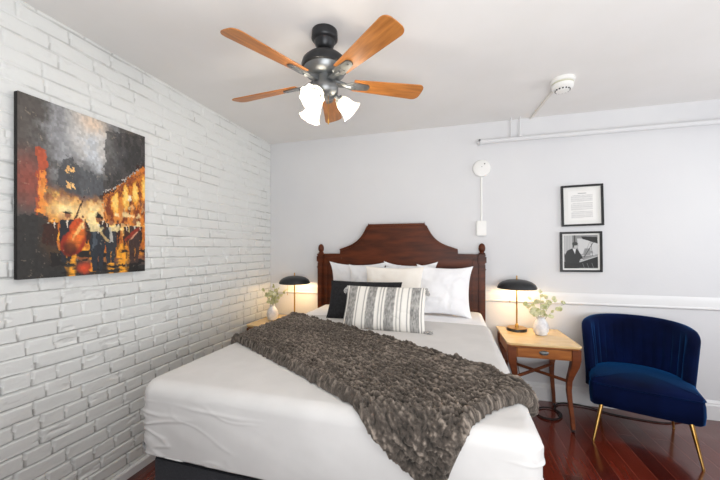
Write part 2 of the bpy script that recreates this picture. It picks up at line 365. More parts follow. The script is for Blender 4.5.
xs = np.concatenate([np.linspace(X0-.34, X0+.12, 90)[:-1], np.linspace(X0+.12, X1-.12, 130)[:-1], np.linspace(X1-.12, X1+.34, 90)])
ys = np.concatenate([np.linspace(Y0-.34, Y0+.12, 100)[:-1], np.linspace(Y0+.12, 2.60, 160)])
P = sheet_mesh('bed_sheet', xs, ys, M_sheet, None, 1.0, .004)
back = P[:, -1:, :].copy(); back[..., 2] -= .008; P = np.concatenate([P, back], 1)
# give it a soft rolled top edge
n, m, _ = P.shape
sheet = mk('bed_sheet', P.reshape(-1, 3), grid_faces(n, m), M_sheet)
sm = sheet.modifiers.new('thickness', 'SOLIDIFY'); sm.thickness = .004; sm.offset = -1
tag(sheet, 'white cotton coverlet pulled tight over the mattress, under the brown throw', 'coverlet')
# mattress, fitted white, shows past the coverlet at the head
xs = np.concatenate([np.linspace(X0-.31, X0+.12, 40)[:-1], np.linspace(X0+.12, X1-.12, 50)[:-1], np.linspace(X1-.12, X1+.31, 40)])
ys = np.concatenate([np.linspace(Y0-.31, Y0+.12, 40)[:-1], np.linspace(Y0+.12, Y1, 80)])
X, Y = np.meshgrid(xs, ys, indexing='ij'); x, y, z = bed_surface(X, Y, -.006, maxd=.32)
z = z+.006*(fbm(x*6, y*6, 4, 3)-.5)
P = np.stack([x, y, z], -1); n, m, _ = P.shape
rel(mk('mattress', P.reshape(-1, 3), grid_faces(n, m), M_white_p, bed)); mt = [o for o in bed.children if o.name.startswith('mattress')][0]
sm = mt.modifiers.new('thickness', 'SOLIDIFY'); sm.thickness = .02; sm.offset = -1

# ------------------------------------------------------------------ plush throw
def interp(pts, t):
    pts = np.array(pts, float); s = np.concatenate([[0], np.cumsum(np.hypot(*np.diff(pts, axis=0).T))]); s /= s[-1]
    return np.interp(t, s, pts[:, 0]), np.interp(t, s, pts[:, 1])
top_e = [(-1.44, 2.59), (-1.245, 2.46), (-.766, 2.175), (-.427, 1.955), (-.06, 1.72), (.165, 1.575), (.262, 1.48), (.362, 1.40)]
bot_e = [(-1.44, 1.79), (-1.27, 1.70), (-.9, 1.464), (-.587, 1.273), (-.36, 1.135), (-.24, 1.02), (-.12, .925), (-.035, .875)]
NU, NV = 430, 210
u = np.linspace(0, 1, NU); v = np.linspace(0, 1, NV)
tx, ty = interp(top_e, u); bx_, by_ = interp(bot_e, u)
U, Vv = np.meshgrid(u, v, indexing='ij')
X = bx_[:, None]*(1-Vv)+tx[:, None]*Vv; Y = by_[:, None]*(1-Vv)+ty[:, None]*Vv
endc = sstep(.88, 1, U); X = X-.045*endc*np.sin(PI*Vv); Y = Y+.06*endc*np.sin(PI*Vv)
x, y, z = bed_surface(X, Y, .012, maxd=9); Pm = np.stack([x, y, z], -1); N = normals(Pm)
if N[200, 100, 2] < 0: N = -N
Ld = U*1.75; Wd = Vv*.85
edge = np.minimum(np.minimum(Wd, .85-Wd), np.minimum(Ld, 1.75-Ld))
puff = .026*np.sqrt(np.clip(edge/.03, 0, 1))
roll = .014*np.exp(-((edge-.022)/.016)**2)*(1+.4*np.sin(Ld*50))
rows = .005*np.sin(Wd*2*PI/.042+2.2*fbm(Ld*6, Wd*6, 5, 2)*3)*sstep(.3, .7, fbm(Ld*18, Wd*30, 8, 3))
clump = .016*(fbm(Ld*45+4*fbm(Ld*4, Wd*4, 2), Wd*85, 15, 3)-.5)+.020*(fbm(Ld*110, Wd*130, 25, 2)-.5)
drape = .014*(fbm(Ld*2.2+Wd, Wd*3.5, 55, 3)-.5)
hgt = puff+roll+rows*(edge > .01)+clump+drape+.004
hgt = np.where((edge <= 1e-6), -.004, np.maximum(hgt, .002))
jit = .006*(fbm(Ld*60, Wd*60, 71, 2)-.5)
Pt = Pm+N*hgt[..., None]; Pt[..., 0] += jit; Pt[..., 1] += .006*(fbm(Ld*60, Wd*60, 81, 2)-.5)
edge_j = .02*(fbm(Ld*40, Wd*40, 91, 2)-.5)*(edge < .02); Pt[..., 1] += edge_j
tone = np.clip(.5+(clump*30+rows*25), 0, 1)*.55+.45*fbm(Ld*75, Wd*140, 99, 3)
broad = sstep(.25, .75, fbm(Ld*3, Wd*3, 44, 3))
c0, c1, c2 = [np.array(lin(c)) for c in ('120F0D', '473F39', '8F8378')]
t = np.clip((tone-.5)*2.3+.42+.2*(broad-.5), 0, 1)[..., None]
colr = np.where(t < .6, c0+(c1-c0)*(t/.6), c1+(c2-c1)*((t-.6)/.4)); colr = np.concatenate([colr, np.ones(colr.shape[:2]+(1,))], -1)
Vt = np.concatenate([Pt.reshape(-1, 3), (Pm-N*.0).reshape(-1, 3)]); n, m = NU, NV; F = grid_faces(n, m); F += grid_faces(n, m, off=n*m, flip=True)
bi = [i*m for i in range(n)]+[(n-1)*m+j for j in range(1, m)]+[i*m+m-1 for i in range(n-2, -1, -1)]+[j for j in range(m-2, 0, -1)]
F += [(bi[k], bi[(k+1) % len(bi)], n*m+bi[(k+1) % len(bi)], n*m+bi[k]) for k in range(len(bi))]
throw = mk('throw_blanket', Vt, F, M_throw, col=np.concatenate([colr.reshape(-1, 4)]*2))
tag(throw, 'thick brown plush throw lying diagonally across the foot of the bed', 'blanket')

# ------------------------------------------------------------------ pillows
def pillow_pts(w, h, t, N=44, seed=0, pinch=.105, wr=.014, ear=0.0, soft=.5):
    s = np.sin(np.linspace(-1, 1, N)*PI/2); s = np.sign(s)*np.abs(s)**.95
    S, T = np.meshgrid(s, s, indexing='ij')
    X = S*w/2*(1-pinch*(1-T**2)*(.4+.6*np.abs(S))); Y = T*h/2*(1-pinch*(1-S**2)*(.4+.6*np.abs(T)))
    cr = np.abs(S*T)**4; X = X*(1+ear*cr); Y = Y*(1+ear*cr)
    th = t/2*(np.clip(1-S**2, 0, 1)*np.clip(1-T**2, 0, 1))**soft
    rad = np.arctan2(T, S); rr = np.hypot(S, T)
    k = wr*np.clip(1-np.maximum(abs(S), abs(T))**8, 0, 1)
    rad_f = (fbm(np.abs(np.sin(rad*2))*3+seed, rr*1.3+seed*3+S, seed+4, 3)-.5)*(.3+rr)
    f1 = th+k*(fbm(S*2.2+seed, T*2.2, seed, 3)-.5)*1.6+k*rad_f*1.2-k*.7*np.exp(-((fbm(S*1.7+seed*2, T*1.4, seed+9, 2)-.5)/.025)**2)
    f2 = -th
    # sag: fuller at the bottom
    f1 = f1*(1-.18*T)
    return S, T, X, Y, f1, f2
def pillow(name, w, h, t, loc, lean, mat, label, rz=0, roll=0, seed=0, parent=None, colf=None, N=44, group=None, cat='pillow', **kw):
    S, T, X, Y, f1, f2 = pillow_pts(w, h, t, N, seed, **kw)
    n = N; V = np.concatenate([np.stack([X, Y, f1], -1).reshape(-1, 3), np.stack([X, Y, f2], -1).reshape(-1, 3)])
    edge = np.zeros((n, n), bool); edge[0] = edge[-1] = True; edge[:, 0] = edge[:, -1] = True
    idx2 = np.arange(n*n)+n*n; idx2 = np.where(edge.ravel(), np.arange(n*n), idx2)
    F = grid_faces(n, n); F += [tuple(idx2[i] for i in f[::-1]) for f in grid_faces(n, n)]
    use = np.ones(2*n*n, bool); use[n*n:][edge.ravel()] = False; remap = np.cumsum(use)-1
    F = [tuple(remap[i] for i in f) for f in F]; V = V[use]
    V[:, 1] += h/2                                          # local: x across, y up, z towards the room
    col = None
    if colf is not None: col = np.concatenate([colf(S, T).reshape(-1, 4)]*2)[use]
    o = mk(name, V, F, mat, parent, col=col)
    # x across, y -> up leaning back, z -> towards -y
    Mx = Matrix(((1, 0, 0), (0, 0, -1), (0, 1, 0))).to_4x4()
    o.matrix_world = Matrix.Translation(loc) @ Matrix.Rotation(rz, 4, 'Z') @ Matrix.Rotation(-lean, 4, 'X') @ Mx @ Matrix.Rotation(roll, 4, 'Z')
    return tag(o, label, cat, group)
Z_ = TOP+.008
pillow('pillow', .57, .435, .11, (-.93, 3.125, Z_), math.radians(4), M_linen, 'white crinkled pillow against the headboard at the far left', seed=1, ear=.07, wr=.028)
pillow('pillow', .50, .42, .11, (-.73, 3.01, Z_), math.radians(6), M_linen, 'white pillow half hidden between the far left pillow and the cream pillow', seed=2, ear=.04, wr=.028)
pillow('pillow', .48, .435, .11, (-.392, 3.135, Z_), math.radians(3), M_white_p, 'white pillow at the back whose corner shows between cream and right pillows', seed=3, ear=.10)
pillow('pillow', .53, .42, .13, (-.515, 2.86, Z_), math.radians(11), M_cream, 'cream pillow in the middle behind the striped cushion', seed=4, rz=-.02, ear=.03, pinch=.07, wr=.012)
pillow('pillow', .46, .43, .15, (-.08, 2.88, Z_), math.radians(13), M_white_p, 'smooth bright white pillow at the far right', seed=5, roll=-.03, ear=.07, pinch=.08, wr=.022)
pillow('cushion', .62, .33, .13, (-.70, 2.50, Z_), math.radians(22), M_black_f, 'black cushion behind the striped cushion', seed=6, pinch=.05, wr=.008, cat='cushion')
def stripes(S, T):
    x = (S+1)/2; bands = [(.035, .145), (.30, .405), (.53, .64), (.835, .94)]; thin = [.01, .175, .262, .455, .495, .675, .72, .80, .965]
    d = np.zeros_like(x)
    wv = .004*(fbm(T*4, x*3, 3)-.5)
    for a, b in bands: d = np.maximum(d, (sstep(a-.006, a+.002, x+wv)*sstep(b+.006, b-.002, x+wv))*(.50+.62*(fbm(x*90, T*9, 7, 3)-.25)))
    for t_ in thin: d = np.maximum(d, .75*np.exp(-((x+wv-t_)/.0065)**2))
    d = np.clip(d, 0, 1)[..., None]; w_ = np.array(lin('E9E6E0')); k_ = np.array(lin('34363A'))
    c = w_*(1-d)+k_*d; return np.concatenate([c, np.ones(c.shape[:2]+(1,))], -1)
sp = pillow('cushion', .60, .335, .13, (-.475, 2.21, Z_), math.radians(28), M_stripe, 'white lumbar cushion with grey black stripes and corner tassels', seed=8, pinch=.035, colf=stripes, N=150, wr=.006, cat='cushion', rz=.0)
def tassel(pos, dirv):
    mb = MB(); p = Vector(pos); d = Vector(dirv).normalized(); s = d.orthogonal().normalized(); q = d.cross(s)
    mb.tube([p, p+d*.012], .009, 8)
    for k in range(16):
        a = random.random()*2*PI; r = random.uniform(.2, 1)*.018
        e = p+d*random.uniform(.05, .065)+s*math.cos(a)*r+q*math.sin(a)*r
        mb.tube([p+d*.008, p+d*.03+(s*math.cos(a)+q*math.sin(a))*r*.8, e], [.005, .005, .0025], 5)
    return mb.build('tassel', M_tassel, sp)
M_tassel = noisy('grey_white_yarn', '55565A', 'DAD7D2', 120, rough=.95)
tassel((-.295, .33, .0), (-.3, -.9, .1)); tassel((.295, .33, .0), (.35, -.9, .1)); tassel((.29, .012, .01), (1, -.1, .1)); tassel((-.29, .012, .01), (-1, .05, .1))

# ------------------------------------------------------------------ nightstands
def make_stand(label, loc, rz):
    t = thing('nightstand', label, 'nightstand', loc, rz, 'matching wooden nightstands beside the bed')
    top = [(-.26, .28), (-.26, -.245), (-.235, -.275), (.235, -.275), (.26, -.245), (.26, .28)]
    bevel(MB().prism(top, .642, .660).build('tabletop', M_honeytop_sheen, t, sharp=30), .004, 3)
    bevel(MB().prism([(x*.97, y*.97) for x, y in top], .630, .643).build('top_moulding', M_honey, t, sharp=30), .003)
    w = MB().box((-.235, -.245, .545), (.235, -.232, .632)).box((-.235, .24, .545), (.235, .255, .632)).box((-.24, -.24, .545), (-.227, .25, .632)).box((.227, -.24, .545), (.24, .25, .632)).box((-.23, -.24, .545), (.23, .25, .555))
    w.build('apron', M_honey, t, smooth=False)
    d = bevel(MB().box((-.185, -.257, .556), (.185, -.243, .624)).build('drawer', M_honey, t, smooth=False), .003)
    pull = MB(); pull.lathe([(.034, 0), (.034, .003), (.028, .008), (.014, .016), (.002, .019)], 24, Matrix.Translation((0, -.257, .594)) @ Matrix.Rotation(PI/2, 4, 'X') @ Matrix.Diagonal((1, .52, 1, 1)))
    pull.tube([(-.022, -.262, .595), (-.016, -.277, .588), (0, -.282, .585), (.016, -.277, .588), (.022, -.262, .595)], .003, 8)
    pull.build('drawer_pull', M_nickel, d)
    for sx in (-1, 1):
        for sy in (-1, 1):
            zs = [.632, .55, .50, .44, .38, .30, .2, .1, .04, .02]
            of = [.0, .0, -.006, -.020, -.032, -.034, -.026, -.016, -.012, -.012]
            wd = [.030, .030, .028, .023, .019, .017, .015, .0135, .013, .013]
            V = []
            for z_, o_, w_ in zip(zs, of, wd):
                cx = sx*(.222+o_); cy = sy*(.228+o_*(1 if sy < 0 else .5))
                V += [(cx-w_, cy-w_, z_), (cx+w_, cy-w_, z_), (cx+w_, cy+w_, z_), (cx-w_, cy+w_, z_)]
            F = grid_faces(len(zs), 4, True)+[(0, 1, 2, 3), tuple(len(V)-4+i for i in (3, 2, 1, 0))]
            lg = bevel(MB().add(V, F).build('leg', M_darkleg, t, sharp=50), .004)
            MB().tube([(sx*.210-.008, sy*.216, .012), (sx*.210+.008, sy*.216, .012)], .012, 16).tube([(sx*.210, sy*.216, .02), (sx*.210, sy*.216, .03)], .007, 8).build('caster', M_bronze, lg)
    st = MB().tube([(-.19, -.19, .37), (.19, .2, .37)], .013, 8).tube([(-.19, .2, .37), (.19, -.19, .37)], .013, 8)
    st.build('stretcher', M_darkleg, t)
    return t
RS = (.665, 2.995, 0)
make_stand('honey wood nightstand with drawer and crossed stretchers, between bed and blue chair', RS, math.radians(1.5))
nl = make_stand('honey wood nightstand in the corner between bed and brick wall', (-1.685, 2.985, fz(-1.685)), 0); nl.scale = (1, 1, (.645-fz(-1.685))/.660)
def make_lamp(label, loc, pole_h):
    t = thing('table_lamp', label, 'lamp', loc, 0, 'mushroom table lamps on the nightstands')
    MB().lathe([(.080, 0), (.083, .003), (.083, .021), (.080, .024), (.02, .025)], 48).build('base', M_bronze, t)
    MB().lathe([(.0795, .0), (.0795, .0045)], 48, Matrix.Translation((0, 0, .024))).build('base_plate', M_brass, t, label='brass disc on the dark base')
    MB().lathe([(.016, .028), (.014, .055), (.0075, .06), (.0065, pole_h), (.012, pole_h+.002), (.012, pole_h+.02), (.003, pole_h+.022)], 20).build('pole', M_brass, t)
    zb = pole_h-.012; pr = [(.158, 0), (.163, .004), (.160, .018), (.147, .040), (.12, .060), (.08, .074), (.04, .080), (.012, .082)]
    inn = [(.012, .078), (.04, .076), (.078, .070), (.117, .056), (.143, .037), (.155, .016), (.158, .002)]
    sh = MB().lathe([(r, zb+z) for r, z in pr], 56, cap=False).build('lamp_shade', M_bronze, t)
    MB().lathe([(r, zb+z) for r, z in inn], 56, cap=False).build('shade_lining', M_shadein, sh, label='pale inner face of the shade')
    MB().lathe([(.005, zb+.082), (.007, zb+.088), (.004, zb+.098), (.007, zb+.106), (.005, zb+.112), (.001, zb+.116)], 14).build('finial', M_brass, t)
    MB().lathe([(.010, zb+.03), (.022, zb+.04), (.024, zb+.052), (.012, zb+.066)], 18, Matrix.Translation((.04, -.01, 0))).build('bulb', M_lampbulb, t)
    ch = MB().tube([(-.062, -.04, zb+.03), (-.062, -.04, zb-.10)], .0012, 5)
    ch.lathe([(.002, 0), (.004, .006), (.003, .02), (.001, .024)], 8, Matrix.Translation((-.062, -.04, zb-.122))); ch.build('pull_chain', M_brass, t)
    l = bpy.data.lights.new('lamp_light', 'POINT'); l.energy = LAMP_W; l.color = (1, .74, .42); l.shadow_soft_size = .035
    lo = bpy.data.objects.new('lamp_light', l); C.objects.link(lo); lo.parent = t; lo.location = (.03, .0, zb+.02)
    return t
make_lamp('mushroom table lamp with dark domed shade on the nightstand by the blue chair', (.555, 3.145, .660), .385)
make_lamp('mushroom table lamp with dark domed shade on the corner nightstand by the brick wall', (-1.615, 3.11, .645), .385)
def make_vase(label, loc, seed, slabel, spread, n_st=7, top=.36):
    t = tag(MB().lathe([(.030, 0), (.045, .006), (.058, .04), (.060, .065), (.052, .098), (.036, .125), (.026, .140), (.028, .152), (.031, .156), (.026, .155), (.022, .14), (.03, .125), (.045, .09)], 40, cap=False).add([(0, 0, .001)], []).build('vase', M_ceramic), label, 'vase', 'ceramic vases on the nightstands')
    t.location = loc
    b = MB().lathe([(.030, .0005), (.001, .0005)], 40, cap=True).build('vase_foot', M_ceramic, t)
    s = thing('eucalyptus_sprig', slabel, 'sprig', (loc[0], loc[1], loc[2]+.05), 0, 'eucalyptus sprigs in the vases')
    r = random.Random(seed); st = MB(); lf = MB()
    for k in range(n_st):
        f = k/(n_st-1); ax = spread[0]+(spread[1]-spread[0])*f; ay = r.uniform(-.05, .05)
        H_ = r.uniform(.7, 1)*top*(1-.25*abs(f-.5)); pts = []
        for q in np.linspace(0, 1, 8): pts.append(Vector((ax*q**1.5, ay*q**1.4, .02+H_*q-.03*q*q)))
        st.tube(pts, [.0022-.0014*q for q in np.linspace(0, 1, 8)], 6)
        for q in range(3, 8):
            for sd in ((-1, 1) if q % 2 else (1, )):
                p = pts[q]; ang = r.uniform(0, 2*PI); R_ = r.uniform(.011, .021)*(1.1 if q < 7 else .9)
                d = Vector((sd*math.cos(ang*.3), math.sin(ang), r.uniform(.0, .6))).normalized(); nrm = Vector((r.uniform(-.6, .6), -1, r.uniform(-.4, .9))).normalized()
                sx_ = d.cross(nrm).normalized(); dd = nrm.cross(sx_).normalized()
                V = []; mseg = 12
                for ring, rad in enumerate((0.0, .55, 1.0)):
                    for j in range(mseg):
                        a = 2*PI*j/mseg; V.append(p+dd*R_*(1.05+rad*math.cos(a)*(1.12))+sx_*R_*.86*rad*math.sin(a)+nrm*(.25*R_*rad*rad-.0008*(ring == 0)))
                F = grid_faces(3, mseg, True)
                lf.add(V, F); lf.tube([p, p+dd*R_*.6], .0008, 4)
    st.build('stem', M_stem, s); lo = lf.build('foliage', M_leaf, s)
    so = lo.modifiers.new('thickness', 'SOLIDIFY'); so.thickness = .0009
    return t
make_vase('round white vase beside the lamp on the nightstand by the blue chair', (.722, 3.035, .660), 4, 'pale green eucalyptus sprigs in the vase near the blue chair', (-.14, .19), 6, .33)
make_vase('round white vase on the corner nightstand beside the brick wall', (-1.805, 2.985, .645), 9, 'pale green eucalyptus sprigs in the vase near the brick wall', (-.10, .14), 5, .36)

# ------------------------------------------------------------------ blue velvet chair
ch = thing('accent_chair', 'blue velvet slipper chair with channelled curved back and gold legs', 'chair', (1.277, 2.68, 0), math.radians(-18.7))
def seat_outline(grow=0.0, n=72, front=-.0):
    pts = []
    a_, b_, v0 = .302+grow, .285+grow, .255
    for k in range(40): th = PI/2-PI*k/39; pts.append((a_*math.sin(th), v0+b_*math.cos(th)))
    pts += [(-(.303+grow), .12), (-(.303+grow), .03-grow*.3), (-.285-grow*.6, .006-grow), (-.2, .0-grow), (-.07, -.004-grow), (.07, -.004-grow), (.2, .0-grow), (.285+grow*.6, .006-grow), (.303+grow, .03-grow*.3), (.303+grow, .12)]
    return pts
def loft(rings, cap=True):
    n = len(rings[0]); V = [p for r in rings for p in r]; F = grid_faces(len(rings), n, True)
    if cap: F += [tuple(range(n)), tuple((len(rings)-1)*n+j for j in range(n))[::-1]]
    return MB().add(V, F)
rings = []
for g, z in [(-.05, .232), (-.012, .233), (.0, .245), (.006, .30), (.004, .36), (-.002, .392), (-.006, .398), (-.002, .404), (-.008, .425), (-.03, .440), (-.08, .450)]:
    rings.append([(x, y, z-(.012*max(0, 1-y/.2) if z > .40 else 0)) for x, y in seat_outline(g)])
for sc in (.55, .25, .05): rings.append([(x*sc*.73/.73, .25+(y-.25)*sc, .452+.006*(1-sc)) for x, y in seat_outline(-.08)])
loft(rings).build('seat', M_velvet, ch)
pp = [(x, y, .398) for x, y in seat_outline(.001)]; pp = pp+[pp[0]]
MB().tube(pp, .0055, 8, cap=False).build('piping', M_velvet, [o for o in ch.children][-1])
def back_pts():
    NT, K = 190, 46; V = []; TH = math.radians(97)
    for i in range(NT):
        f = i/(NT-1); th = -TH+2*TH*f; e = min(f, 1-f)*2*TH*.33           # distance from the wing end
        endk = math.sqrt(max(0, min(1, e/.035))) if e < .035 else 1
        hz_ = .835-.055*(abs(th)/TH)**3 - .10*(1-math.sqrt(max(0, 1-max(0, (.10-e)/.10)**2)))*1.0
        pl = abs(math.sin(th*13.5))**.5
        for k in range(K):
            q = k/K
            if q < .42: s_ = q/.42; side = 1; cap_ = 0                 # inner face, going up
            elif q < .58: s_ = 1; side = math.cos((q-.42)/.16*PI); cap_ = math.sin((q-.42)/.16*PI)
            else: s_ = 1-(q-.58)/.42; side = -1; cap_ = 0
            zb = .27 if side < 0 else .40
            z = (zb+(hz_-.035-zb)*s_) if cap_ == 0 else (hz_-.035)+.035*cap_
            hgt = max(0, (z-.40)/.43)
            a_ = .284+.034*hgt; b_ = .270+.036*hgt; v0 = .262+.006*hgt
            px_, py_ = a_*math.sin(th)-.012, v0+b_*math.cos(th); nx, ny = math.sin(th)/a_, math.cos(th)/b_; L_ = math.hypot(nx, ny); nx /= L_; ny /= L_
            T_ = .034*endk
            off = -side*T_
            if side > 0 and cap_ == 0: off -= (pl-.6)*.016*math.sin(min(1, s_*1.02)*PI*.93+.1)*endk
            V.append((px_+nx*off, py_+ny*off, z))
    F = grid_faces(NT, K, True)+[tuple(range(K)), tuple((NT-1)*K+j for j in range(K))[::-1]]
    return MB().add(V, F)
back_pts().build('backrest', M_velvet, ch, sharp=80)
for (tx_, ty_, bx2, by2) in [(-.235, .02, -.285, -.075), (.235, .02, .272, -.07), (-.2, .42, -.235, .475), (.2, .42, .228, .475)]:
    lg = MB().tube([(tx_, ty_, .245), (bx2, by2, .008)], [.014, .0075], 16).tube([(bx2, by2, .010), (bx2, by2, 0)], .0085, 12).build('leg', M_gold, ch)

# ------------------------------------------------------------------ ceiling fan
FX, FY = -.684, 1.675
fan = thing('ceiling_fan', 'five blade ceiling fan with wooden blades and three lit glass shades', 'ceiling fan', (FX, FY, ZC))
MB().lathe([(.055, .0), (.071, -.004), (.073, -.045), (.068, -.052), (.058, -.058), (.050, -.085), (.036, -.102), (.02, -.108)], 40).build('canopy', M_bronze, fan)
MB().lathe([(.0125, -.10), (.0125, -.145), (.02, -.15)], 20).build('downrod', M_bronze, fan)
MB().lathe([(.022, -.120), (.030, -.128), (.065, -.136), (.100, -.150), (.122, -.172), (.128, -.195), (.126, -.212), (.118, -.218)], 56).build('motor_housing', M_bronze, fan)
MB().lathe([(.118, -.214), (.112, -.235), (.088, -.258), (.078, -.262)], 56).build('motor_band', M_nickel, fan, label='lighter metal band under the motor')
hub = MB().lathe([(.060, -.255), (.066, -.30), (.076, -.312), (.076, -.338), (.060, -.362), (.025, -.376)], 40).build('switch_housing', M_nickel, fan)
def blade_pts():
    o = []; r0, r1 = .165, .600
    for t_ in np.linspace(0, 1, 10): o.append((r0+(r1-.04-r0)*t_, -(.043+.020*t_)))
    for a in np.linspace(-PI/2, PI/2, 11):
        o.append((r1-.04+.04*math.cos(a)*(1-.0), .063*math.copysign(abs(math.sin(a))**.55, math.sin(a))))
    for t_ in np.linspace(1, 0, 10): o.append((r0+(r1-.04-r0)*t_, (.043+.020*t_)))
    q = []
    for p in o:
        if not q or math.hypot(p[0]-q[-1][0], p[1]-q[-1][1]) > 1e-4: q.append(p)
    return q
M_edge = M_bronze
for k in range(5):
    a = -.672+k*2*PI/5
    R_ = Matrix.Translation((0, 0, -.285)) @ Matrix.Rotation(.045, 4, 'X') @ Matrix.Rotation(-.03, 4, 'Y') @ Matrix.Rotation(a, 4, 'Z') @ Matrix.Rotation(math.radians(-14), 4, 'X')
    b = bevel(MB().prism(blade_pts(), -.003, .003).build('blade', M_blade, fan, sharp=30), .0015); b.matrix_local = R_
    ir = MB().prism([(.05, -.02), (.12, -.014), (.155, -.030), (.25, -.022), (.262, -.008), (.262, .008), (.25, .022), (.155, .030), (.12, .014), (.05, .02)], -.0095, -.0035)
    ir.tube([(.045, 0, .015), (.09, 0, .005), (.13, 0, -.006), (.16, 0, -.009)], [.014, .012, .012, .008], 8)
    for sx, sy in ((.18, -.014), (.18, .014), (.235, 0)): ir.lathe([(.005, -.0125), (.005, -.009)], 10, Matrix.Translation((sx, sy, 0)))
    ir.build('blade_iron', M_nickel, b)
for k in range(3):
    a = math.radians(27+120*k)
    T_ = Matrix.Rotation(a, 4, 'Z') @ Matrix.Translation((.058, 0, -.345)) @ Matrix.Rotation(math.radians(-42), 4, 'Y')
    # local -z is the axis pointing outwards and down
    T_ = Matrix.Rotation(a, 4, 'Z') @ Matrix.Translation((.05, 0, -.345)) @ Matrix.Rotation(math.radians(-48), 4, 'Y')
    ar = MB().lathe([(.011, .01), (.012, -.03), (.024, -.034), (.026, -.052), (.022, -.055)], 24, T_).build('light_arm', M_nickel, fan)
    prof = [(.022, -.045), (.032, -.052), (.040, -.070), (.043, -.092), (.045, -.112), (.053, -.130), (.064, -.143)]
    g = MB().lathe(prof, 64, T_, cap=False, wave=lambda a_, f: .05*math.sin(8*a_)*f**4).build('glass_shade', M_glass, ar)
    MB().lathe([(.008, -.05), (.010, -.06), (.020, -.080), (.022, -.092), (.016, -.108), (.004, -.114)], 20, T_).build('bulb', M_bulb, ar)
    l = bpy.data.lights.new('fan_light', 'POINT'); l.energy = FAN_W; l.color = (1, .91, .78); l.shadow_soft_size = .03
    lo = bpy.data.objects.new('fan_light', l); C.objects.link(lo); lo.parent = fan; lo.location = T_ @ Vector((0, 0, -.125))
MB().tube([(.03, -.02, -.37), (.03, -.02, -.50)], .0012, 5).lathe([(.002, -.53), (.005, -.52), (.003, -.50)], 8, Matrix.Translation((.03, -.02, 0))).build('pull_chain', M_brass, fan)

# ------------------------------------------------------------------ wall and ceiling fittings
al = thing('wall_alarm', 'round white alarm high on the back wall above the headboard', 'alarm', (.273, YB, 2.158))
Rw = Matrix.Rotation(PI/2, 4, 'X')
MB().lathe([(.080, 0), (.081, .018), (.076, .028), (.060, .033), (.02, .035), (.001, .035)], 48, Rw).build('housing', M_white_plastic, al)
for (x, z, r_) in [(.026, .038, .0055), (.0, .012, .003)]: MB().lathe([(r_, .030), (r_, .0365)], 10, Matrix.Translation((x, 0, z)) @ Rw).build('indicator', M_vent, al)
ch_ = tag(bevel(MB().box((.264, YB-.012, 1.655), (.281, YB, 2.079)).build('wire_channel', M_white_plastic, smooth=False), .003), 'thin white vertical wire channel below the round wall alarm', 'conduit')
bx3 = tag(MB().box((.225, YB-.034, 1.512), (.315, YB, 1.655), .007).build('junction_box', M_white_plastic), 'small white rectangular box on the wall right of the headboard', 'box')
pipe = thing('wall_pipe', 'white painted pipe running along the top of the back wall', 'pipe', (.28, 3.25, 2.40))
MB().tube([(0.0, 0, 0), (XR-.28, 0, .0)], .020, 20).build('pipe_run', M_wall, pipe)
MB().tube([(-.025, 0, .0), (.012, 0, 0)], .024, 20).tube([(-.03, 0, 0), (-.03, .055, 0)], .018, 14).build('end_cap', M_wall, pipe)
MB().lathe([(.010, 0), (.010, .012)], 8, Matrix.Translation((-.03, -.016, .01)) @ Rw).build('screw', M_nickel, pipe)
for x in (.245, .32): MB().tube([(x, 0, .015), (x, -.0, .20)], .006, 10).tube([(x, 0, .018), (x, 0, .03)], .016 if x > .3 else .008, 12).build('hanger', M_wall, pipe)
sd = thing('smoke_detector', 'round cream smoke detector on the ceiling near the back wall', 'smoke detector', (.762, 2.62, ZC)); sd.scale = (.88, .88, .85)
MB().lathe([(.086, 0), (.088, -.004), (.088, -.026), (.080, -.032)], 48).build('base', M_white_plastic, sd)
MB().lathe([(.077, -.030), (.077, -.048)], 48).build('collar', noisy('aged_plastic', 'C7C5AE', 'CFCDB8', 6, rough=.5), sd, label='yellowish grey middle ring')
cap_ = MB().lathe([(.079, -.047), (.080, -.066), (.070, -.078), (.055, -.084), (.048, -.098), (.02, -.103), (.001, -.104)], 48).build('cover', M_white_plastic, sd)
g = MB()
for k in range(14):
    a = 2*PI*k/14; g.box((-.006, -.002, -.005), (.006, .003, .005), 0, Matrix.Translation((.053*math.cos(a), .053*math.sin(a), -.091)) @ Matrix.Rotation(a+PI/2, 4, 'Z'))
g.build('vent_slots', M_vent, cap_, smooth=False)
cc = MB(); P0, P1 = Vector((.748, 2.70, ZC-.006)), Vector((.70, YB-.004, ZC-.006)); d_ = (P1-P0); q_ = Vector((-d_.y, d_.x, 0)).normalized()*.009
cc.add([P0+q_+Vector((0, 0, .006)), P0-q_+Vector((0, 0, .006)), P0-q_-Vector((0, 0, .005)), P0+q_-Vector((0, 0, .005)), P1+q_+Vector((0, 0, .006)), P1-q_+Vector((0, 0, .006)), P1-q_-Vector((0, 0, .005)), P1+q_-Vector((0, 0, .005))],
       [(0, 1, 2, 3), (4, 7, 6, 5), (0, 4, 5, 1), (1, 5, 6, 2), (2, 6, 7, 3), (3, 7, 4, 0)])
tag(cc.build('ceiling_conduit', M_tan, smooth=False), 'beige surface conduit on the ceiling from the smoke detector to the wall', 'conduit')

